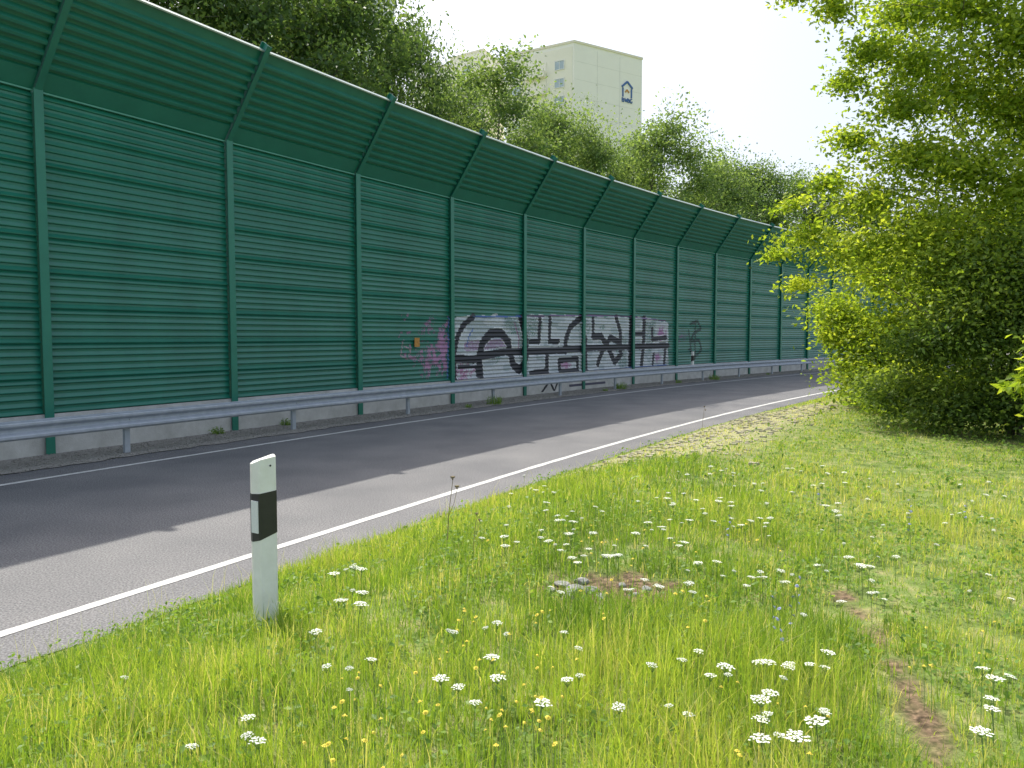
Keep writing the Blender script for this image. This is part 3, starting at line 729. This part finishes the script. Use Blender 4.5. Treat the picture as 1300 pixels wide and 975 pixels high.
# ------------------------------------------------------------ grass
def blades(x, y, z, h, w, tint, lean=.45):
    n = len(x); a = rng.uniform(0, 6.283, n); la = rng.uniform(0, 6.283, n)
    l = h*np.abs(rng.normal(size=n))*lean; l = np.minimum(l, h*.95)
    wx, wy = np.cos(a)*w/2, np.sin(a)*w/2; lx, ly = np.cos(la)*l, np.sin(la)*l
    b = np.stack([x, y, z-.01], 1)
    hh = np.sqrt(np.maximum(h*h-l*l*.7, (.3*h)**2))
    m_ = b + np.stack([lx*.35, ly*.35, hh*.62], 1); tp = b + np.stack([lx, ly, hh], 1)
    W = np.stack([wx, wy, np.zeros(n)], 1)
    V = np.stack([b-W, b+W, m_-W*.75, m_+W*.75, tp], 1).reshape(-1,3)
    k = np.arange(n)*5
    F = np.stack([np.stack([k,k+1,k+3],1), np.stack([k,k+3,k+2],1), np.stack([k+2,k+3,k+4],1)],1).reshape(-1,3)
    return V, F, np.repeat(tint, 3)
def patch(x, y): return vnoise(x+100, y+100, .55)*.5 + vnoise(x+40, y+70, .16)*.5
bands = [(1.7,4.2,4400,.155,.0046),(4.2,7.0,2500,.135,.0060),(7.0,12,1050,.11,.0095),(12,20,430,.105,.015),(20,42,120,.12,.026)]
Vs, Fs, Ts, off = [], [], [], 0
tuf = at_px(735,800)
for d0, d1, dens, hm, wd in bands:
    half = .70
    n = int(dens*(half*(d1**2-d0**2) + 1.6*(d1-d0)))
    dd = np.sqrt(rng.uniform(d0**2, d1**2, n)); xx = rng.uniform(-1,1,n)*(half*dd+1.0); yy = dd
    s, u = su_of(xx, yy)
    keep = u > EDGE + .02 - .16*vnoise(xx, yy, .3)
    xx, yy, s, u = xx[keep], yy[keep], s[keep], u[keep]
    cm = cobble_mask(s, u); sd_, md_ = strip_d(xx, yy), mound_d(xx, yy); pt = patch(xx, yy); big = vnoise(xx+9, yy+3, 1.6); mid = vnoise(xx+77, yy+13, .45)
    nearsoil = np.maximum(.75*(1-smooth((sd_-.03)/.15)), 1-smooth((md_-.8)/.5))
    sm2 = np.maximum(1-smooth((sd_-.025)/.06), 1-smooth((md_-.75)/.35))
    bare = (u-EDGE < .25)*.25
    pk = (1-.66*cm)*(1-.90*sm2)*(.40+.95*pt)*(1-bare)
    ry_ = smooth((xx-.16*yy-.75)/1.2); pk *= (1-.25*ry_)
    keep = rng.random(len(xx)) < pk
    xx, yy, s, u, cm, pt, big, ry_, mid, sm2, nearsoil = [q[keep] for q in (xx,yy,s,u,cm,pt,big,ry_,mid,sm2,nearsoil)]
    z = gz(xx, yy, (s, u))
    n = len(xx)
    h = hm*(.25+1.45*pt)*rng.uniform(.4,1.4,n)*(1-.5*ry_)*(1-.45*cm)*(.7+.7*big)*(.5+.5*smooth((u-EDGE)/.8))*(1-.65*nearsoil)
    tuft = np.exp(-((xx-tuf[0])**2+(yy-tuf[1])**2)/.12); h *= 1+.6*tuft
    dn = np.exp(-((xx-dx)**2+(yy-dy)**2)/.05); h *= 1+.5*dn
    t = np.clip(.20 + .42*big + .32*(mid-.5) + .24*(pt-.5) + .18*rng.normal(size=n) + .18*ry_ + .16*cm - .35*tuft, 0, .84)
    dry = rng.random(n) < (.07 + .12*ry_ + .4*cm + .15*(mid>.72) + .3*nearsoil); t[dry] = rng.uniform(.86,1,dry.sum())
    W = wd*rng.uniform(.5,1.3,n)
    st_ = (rng.random(n) < .012) & (nearsoil < .2); h[st_] = hm*rng.uniform(1.6,2.8,st_.sum())*(1-.4*ry_[st_]); W[st_] = wd*.42; t[st_] = rng.uniform(.75,1,st_.sum())
    V, F, T = blades(xx, yy, z, h, W, t)
    Vs.append(V); Fs.append(F+off); Ts.append(T); off += len(V)
# taller grass crowding round the marker post
n = 420; a_ = rng.uniform(0,6.28,n); r_ = .075 + np.abs(rng.normal(size=n))*.10
xx, yy = dx + r_*np.cos(a_), dy + r_*np.sin(a_)
V, F, T = blades(xx, yy, gz(xx, yy), rng.uniform(.08,.24,n)*np.exp(-(r_-.075)*2), rng.uniform(.003,.006,n), np.clip(rng.normal(.4,.25,n),0,1))
Vs.append(V); Fs.append(F+off); Ts.append(T); off += len(V)
tag(link('grass', fast_mesh('grass', np.concatenate(Vs), np.concatenate(Fs), M['grass'], np.concatenate(Ts))), 'sunlit long meadow grass covering the roadside bank', 'grass', kind='stuff')
dd = np.concatenate([np.sqrt(rng.uniform(1.8**2, 7**2, 34000)), np.sqrt(rng.uniform(7**2, 16**2, 26000))])
xx = rng.uniform(-1,1,len(dd))*(.70*dd+.8); yy = dd
s, u = su_of(xx, yy); cl = vnoise(xx+300, yy+11, .35)
keep = (u > EDGE+.05) & (cl > .42) & (strip_d(xx,yy) > .09) & (mound_d(xx, yy) > 1.0) & (cobble_mask(s,u) < rng.random(len(xx))+.1)
xx, yy, s, u, cl = [q[keep] for q in (xx,yy,s,u,cl)]
z = gz(xx, yy, (s,u)) + rng.uniform(.01,.11,len(xx))
szs = np.where(yy < 7, .034, .05)
d_ = leaves(np.stack([xx,yy,z],1), 1.0, up=1.2, wr=.62)
V = d_[0].reshape(-1,4,3); c0 = V[:, :1]; V = c0 + (V-c0)*szs[:,None,None]; 
tag(link('meadow_herbs', fast_mesh('meadow_herbs', V.reshape(-1,3), d_[1], M['herb'], np.repeat(np.clip(rng.normal(.5,.22,len(xx)),0,1),2))), 'low broad leaved herbs growing through the meadow grass', 'herbs', kind='stuff')

# ------------------------------------------------------------ flowers
def stem_me(h, bend, m=None, r=.0018):
    return MB().tube([(0,0,-.02),(bend*.3,0,h*.5),(bend,0,h)],[r*1.3,r,r*.8],5).mesh('stem', m or M['stem'])
def umbel_me(R_, sd):
    rs = random.Random(sd); mb = MB()
    for k in range(30):
        r = R_*math.sqrt((k+.5)/30)*rs.uniform(.85,1.12); a = k*2.39996+rs.uniform(-.25,.25); cx, cy = r*math.cos(a), r*math.sin(a)
        cz = .006 - .006*(r/R_)**2 + rs.uniform(-.002,.002); q = R_*rs.uniform(.11,.18)
        v = [(cx,cy,cz+.002)] + [(cx+q*math.cos(j*1.0472+a), cy+q*math.sin(j*1.0472+a), cz-.001*(j%2)) for j in range(6)]
        mb.add(v, [(0,1+j,1+(j+1)%6) for j in range(6)])
    return mb.mesh('umbel', M['petal_w'])
def rays_me(R_):
    mb = MB()
    for k in range(8):
        a = k*.785; mb.tube([(0,0,-.035),(R_*.7*math.cos(a),R_*.7*math.sin(a),.0)],[.0012,.0008],3)
    return mb.mesh('umbel_rays', M['stem'])
umb = [(umbel_me(.034,k), stem_me(.26,.02*(k-1))) for k in range(3)]; rays = rays_me(.034)
def flower_white(px_, py_, k, sc=1.0, label=None, group=None):
    hs = .75
    x, y, z = at_px(px_, py_, .26*hs)
    s_, u_ = su_of(x, y)
    if u_[0] < EDGE+.1: return
    m1, m2 = umb[k%3]; b_ = .02*(k%3-1)
    t = thing('wild_carrot', label, 'wildflower', (float(x), float(y), float(z)), random.uniform(0,6.28), group)
    t.scale = (sc,sc,hs*random.uniform(.85,1.15))
    link('stem', m2, t); u = link('umbel', m1, t, (b_,0,.26)); u.rotation_euler = (random.uniform(-.15,.15), random.uniform(-.15,.15), 0)
    link('umbel_rays', rays, t, (b_,0,.258))
zonesW = [
 (425,475,715,770,10,.78),(540,720,600,690,14,.65),(640,900,622,705,50,.68),(850,1110,592,685,50,.68),(700,920,690,760,20,.62),
 (930,1110,690,790,20,.64),(560,900,800,900,16,.72),(830,1060,830,900,16,.80),(960,1050,890,950,8,.95),(1100,1290,600,760,24,.5),(1240,1300,840,930,6,.8),
 (240,420,890,960,4,.75),(60,160,760,870,3,.6),(380,640,780,870,7,.65)]
k = 0
for zi, (x0,x1,y0,y1,n,sc) in enumerate(zonesW):
    near = y0 >= 780
    for q in range(n):
        flower_white(random.uniform(x0,x1), random.uniform(y0,y1), k, sc*random.choice((.6,.8,.95,1.1,1.35)),
            'white flat topped wild carrot flower in the front of the meadow' if near else 'white flat topped wild carrot flower further back in the meadow',
            'white wild carrot flowers in the near meadow' if near else 'white wild carrot flowers in the far meadow'); k += 1
def petal_me(R_, n, m, nm='blossom', inner=.35, cz=.004):
    mb = MB()
    for j in range(n):
        a = 6.2832*j/n; w = 6.2832/n*.42
        v = [(R_*inner*.3*math.cos(a), R_*inner*.3*math.sin(a), cz), (R_*.75*math.cos(a-w), R_*.75*math.sin(a-w), .002), (R_*math.cos(a), R_*math.sin(a), 0), (R_*.75*math.cos(a+w), R_*.75*math.sin(a+w), .002)]
        mb.add(v, [(0,1,2,3)])
    v = [(0,0,cz+.004)] + [(R_*inner*math.cos(j), R_*inner*math.sin(j), cz) for j in (0,1.047,2.094,3.1416,4.189,5.236)]
    mb.add(v, [(0,1+j,1+(j+1)%6) for j in range(6)])
    return mb.mesh(nm, m)
ypet = petal_me(.011, 9, M['petal_y'], inner=.5); yst = stem_me(.2,.01,r=.0012)
zonesY = [(370,560,900,975,14),(430,560,850,900,10),(560,700,770,850,18),(600,760,830,970,24),(620,900,640,700,8),(700,900,700,800,16),(720,1000,660,740,14),(900,1060,850,970,8),(1150,1290,770,860,8)]
for (x0,x1,y0,y1,n) in zonesY:
    for q in range(n):
        sc = random.uniform(.6,1.15)
        x, y, z = at_px(random.uniform(x0,x1), random.uniform(y0,y1), .2*sc)
        if su_of(x, y)[1][0] < EDGE+.1: continue
        t = thing('yellow_wildflower', 'small yellow daisy like flower on a thin stem in the meadow', 'wildflower', (float(x),float(y),float(z)), random.uniform(0,6.28), 'small yellow meadow flowers')
        t.scale = (sc,)*3
        link('stem', yst, t); f_ = link('blossom', ypet, t, (.01,0,.2)); f_.rotation_euler = (random.uniform(-.5,.5), random.uniform(-.5,.5), 0)
bpet = petal_me(.011, 8, M['petal_b'], inner=.25); bst = stem_me(.34,.03,r=.0016)
for (px_, py_) in ((1155,640),(1158,655),(985,770),(1003,765),(995,785),(1010,742),(925,662),(1040,625),(1225,640)):
    x, y, z = at_px(px_, py_, .3)
    t = thing('blue_wildflower', 'upright blue flowered chicory stem in the right part of the meadow', 'wildflower', (float(x),float(y),float(z)), random.uniform(0,6.28), 'blue chicory stems')
    link('stem', bst, t)
    for j in range(4):
        h = .2+.045*j; f_ = link('blossom', bpet, t, (.03*(h/.34)**2+random.uniform(-.012,.012), random.uniform(-.012,.012), h)); f_.rotation_euler = (random.uniform(-1,1), random.uniform(-1,1), 0)
def seed_me(sd):
    mb = MB()
    for j in range(12):
        a = j*2.4; r = .018*math.sqrt(j/12)
        mb.tube([(0,0,0),(r*math.cos(a),r*math.sin(a),.022)],[.0014,.0014],3)
        mb.box(r*math.cos(a)-.004,r*math.cos(a)+.004,r*math.sin(a)-.004,r*math.sin(a)+.004,.0225,.032)
    return mb.mesh('seed_head', M['stem_dry'])
sdm = seed_me(3); tst = stem_me(.55,.05,M['stem_dry'],.003); tsb = MB().tube([(.012,0,.26),(.06,.01,.36),(.09,.02,.47)],[.002,.0018,.0014],4).mesh('side_stem', M['stem_dry'])
for (px_, py_, h_, lb_) in ((567,610,1.0,'tall dry brown stalk with seed heads near the road, the taller of two'),(600,655,.6,'short dry brown stalk right of the tall one by the road edge'),(868,520,.9,'dry stalk standing at the road edge before the cobbles')):
    x, y, z = at_px(px_, py_, .55*h_)
    if su_of(x, y)[1][0] < EDGE+.15:
        s_, _ = su_of(x, y); x, y = path(s_[0], EDGE+.3); z = gz(x, y)[0]
    t = thing('dry_stalk', lb_, 'dry plant', (float(x),float(y),float(z)), .3); t.scale = (h_,)*3
    link('stem', tst, t); link('seed_head', sdm, t, (.05,0,.55)); link('side_stem', tsb, t); link('seed_head', sdm, t, (.09,.02,.47))

# stones on the bare mound
import bmesh
def rock_me(sd):
    rs = np.random.default_rng(sd); bm = bmesh.new(); bmesh.ops.create_icosphere(bm, subdivisions=2, radius=1)
    pl_ = [(rs.normal(size=3), rs.uniform(.5,.85)) for _ in range(7)]
    for v in bm.verts:
        p = np.array(v.co)
        for n_, d_ in pl_:
            n_ = n_/np.linalg.norm(n_); e = p@n_
            if e > d_: p = p - n_*(e-d_)
        v.co = Vector(p*(1+.05*rs.normal()))
    me = bpy.data.meshes.new('rock'); bm.to_mesh(me); bm.free(); me.materials.append(M['rock']); return me
rk = [rock_me(k) for k in range(4)]
for j, (px_, py_, r) in enumerate(((712,738,.05),(730,748,.075),(749,743,.05),(720,754,.045),(762,752,.04),(738,734,.045),(822,742,.035),(805,750,.03),(700,744,.03),(790,738,.03))):
    x, y, z = at_px(px_, py_, .03)
    o = link('rock', rk[j%4], None, (float(x),float(y),float(z)+r*.15), j*1.3); o.scale = (r*1.2, r, r*.6)
    tag(o, 'grey stone at the left of the bare mound in the meadow' if px_ < 780 else 'grey stone at the right end of the bare mound', 'stone', 'stones at the left of the bare mound' if px_ < 780 else 'stones at the right end of the bare mound')

def tuft_me(n, h, r, sd, m):
    a = rng.uniform(0,6.28,n); rr = r*np.sqrt(rng.random(n))
    V, F, T = blades(rr*np.cos(a), rr*np.sin(a), np.zeros(n), h*rng.uniform(.4,1.1,n), np.full(n,.012), np.clip(rng.normal(.4,.25,n),0,1), .7)
    lv = leaves(np.stack([rr*np.cos(a)*1.2, rr*np.sin(a)*1.2, h*.7*rng.random(n)],1), .05)
    V2, F2 = lv
    return fast_mesh('weed_tuft', np.concatenate([V, V2]), np.concatenate([F, F2+len(V)]), m, np.concatenate([T, np.repeat(rng.random(n),2)]))
tf = [tuft_me(60,.2,.13,1,M['herb']), tuft_me(110,.34,.24,2,M['herb']), tuft_me(40,.13,.10,3,M['herb'])]
for j, (s, u) in enumerate(((5.3,.3),(12.6,1.25),(11.2,1.3),(3.4,.3),(21.0,1.2),(19.6,1.3),(26.0,1.25),(29.5,1.3),(36,1.2))):
    x, y = path(s, u)
    o = link('weed_tuft', tf[j%3], None, (float(x),float(y),.01), j*1.1)
    tag(o, 'small green weed growing in the gravel at the foot of the guardrail', 'weed', 'weeds in the gravel along the guardrail')

# ------------------------------------------------------------ camera, sun, sky
cam = bpy.data.cameras.new('camera'); co = bpy.data.objects.new('camera', cam); C.objects.link(co)
co.location = (0,0,EYE); co.rotation_euler = (math.pi/2-PITCH, 0, 0)
cam.sensor_width = 36; cam.lens = 36*FPX/1300; cam.clip_end = 4000; cam.clip_start = .05
scene.camera = co
AZ, EL = R(-35), R(54)
sv_ = Vector((math.sin(AZ)*math.cos(EL), math.cos(AZ)*math.cos(EL), math.sin(EL)))
sun = bpy.data.lights.new('sun', 'SUN'); sun.energy = 5.0; sun.angle = R(.55); sun.color = (1.0,.95,.84)
so = bpy.data.objects.new('sun', sun); C.objects.link(so); so.rotation_euler = sv_.to_track_quat('Z','Y').to_euler(); so.location = (0,0,30)
w = bpy.data.worlds.new('World'); scene.world = w; w.use_nodes = True
nt = w.node_tree; bg = nt.nodes['Background']
sky = nt.nodes.new('ShaderNodeTexSky'); sky.sky_type = 'NISHITA'; sky.sun_disc = False
sky.sun_elevation = EL; sky.sun_rotation = AZ % (2*math.pi); sky.dust_density = 6.0; sky.air_density = 1.0; sky.ozone_density = 1.0; sky.altitude = 50
hz = nt.nodes.new('ShaderNodeMix'); hz.data_type = 'RGBA'; hz.blend_type = 'ADD'; hz.inputs[0].default_value = 1.0
hz.inputs[7].default_value = (3.0, 3.2, 3.6, 1)          # bright summer haze over the whole sky
nt.links.new(sky.outputs[0], hz.inputs[6]); nt.links.new(hz.outputs[2], bg.inputs['Color']); bg.inputs['Strength'].default_value = 0.15
scene.view_settings.view_transform = 'Standard'; scene.view_settings.look = 'None'; scene.view_settings.exposure = 0
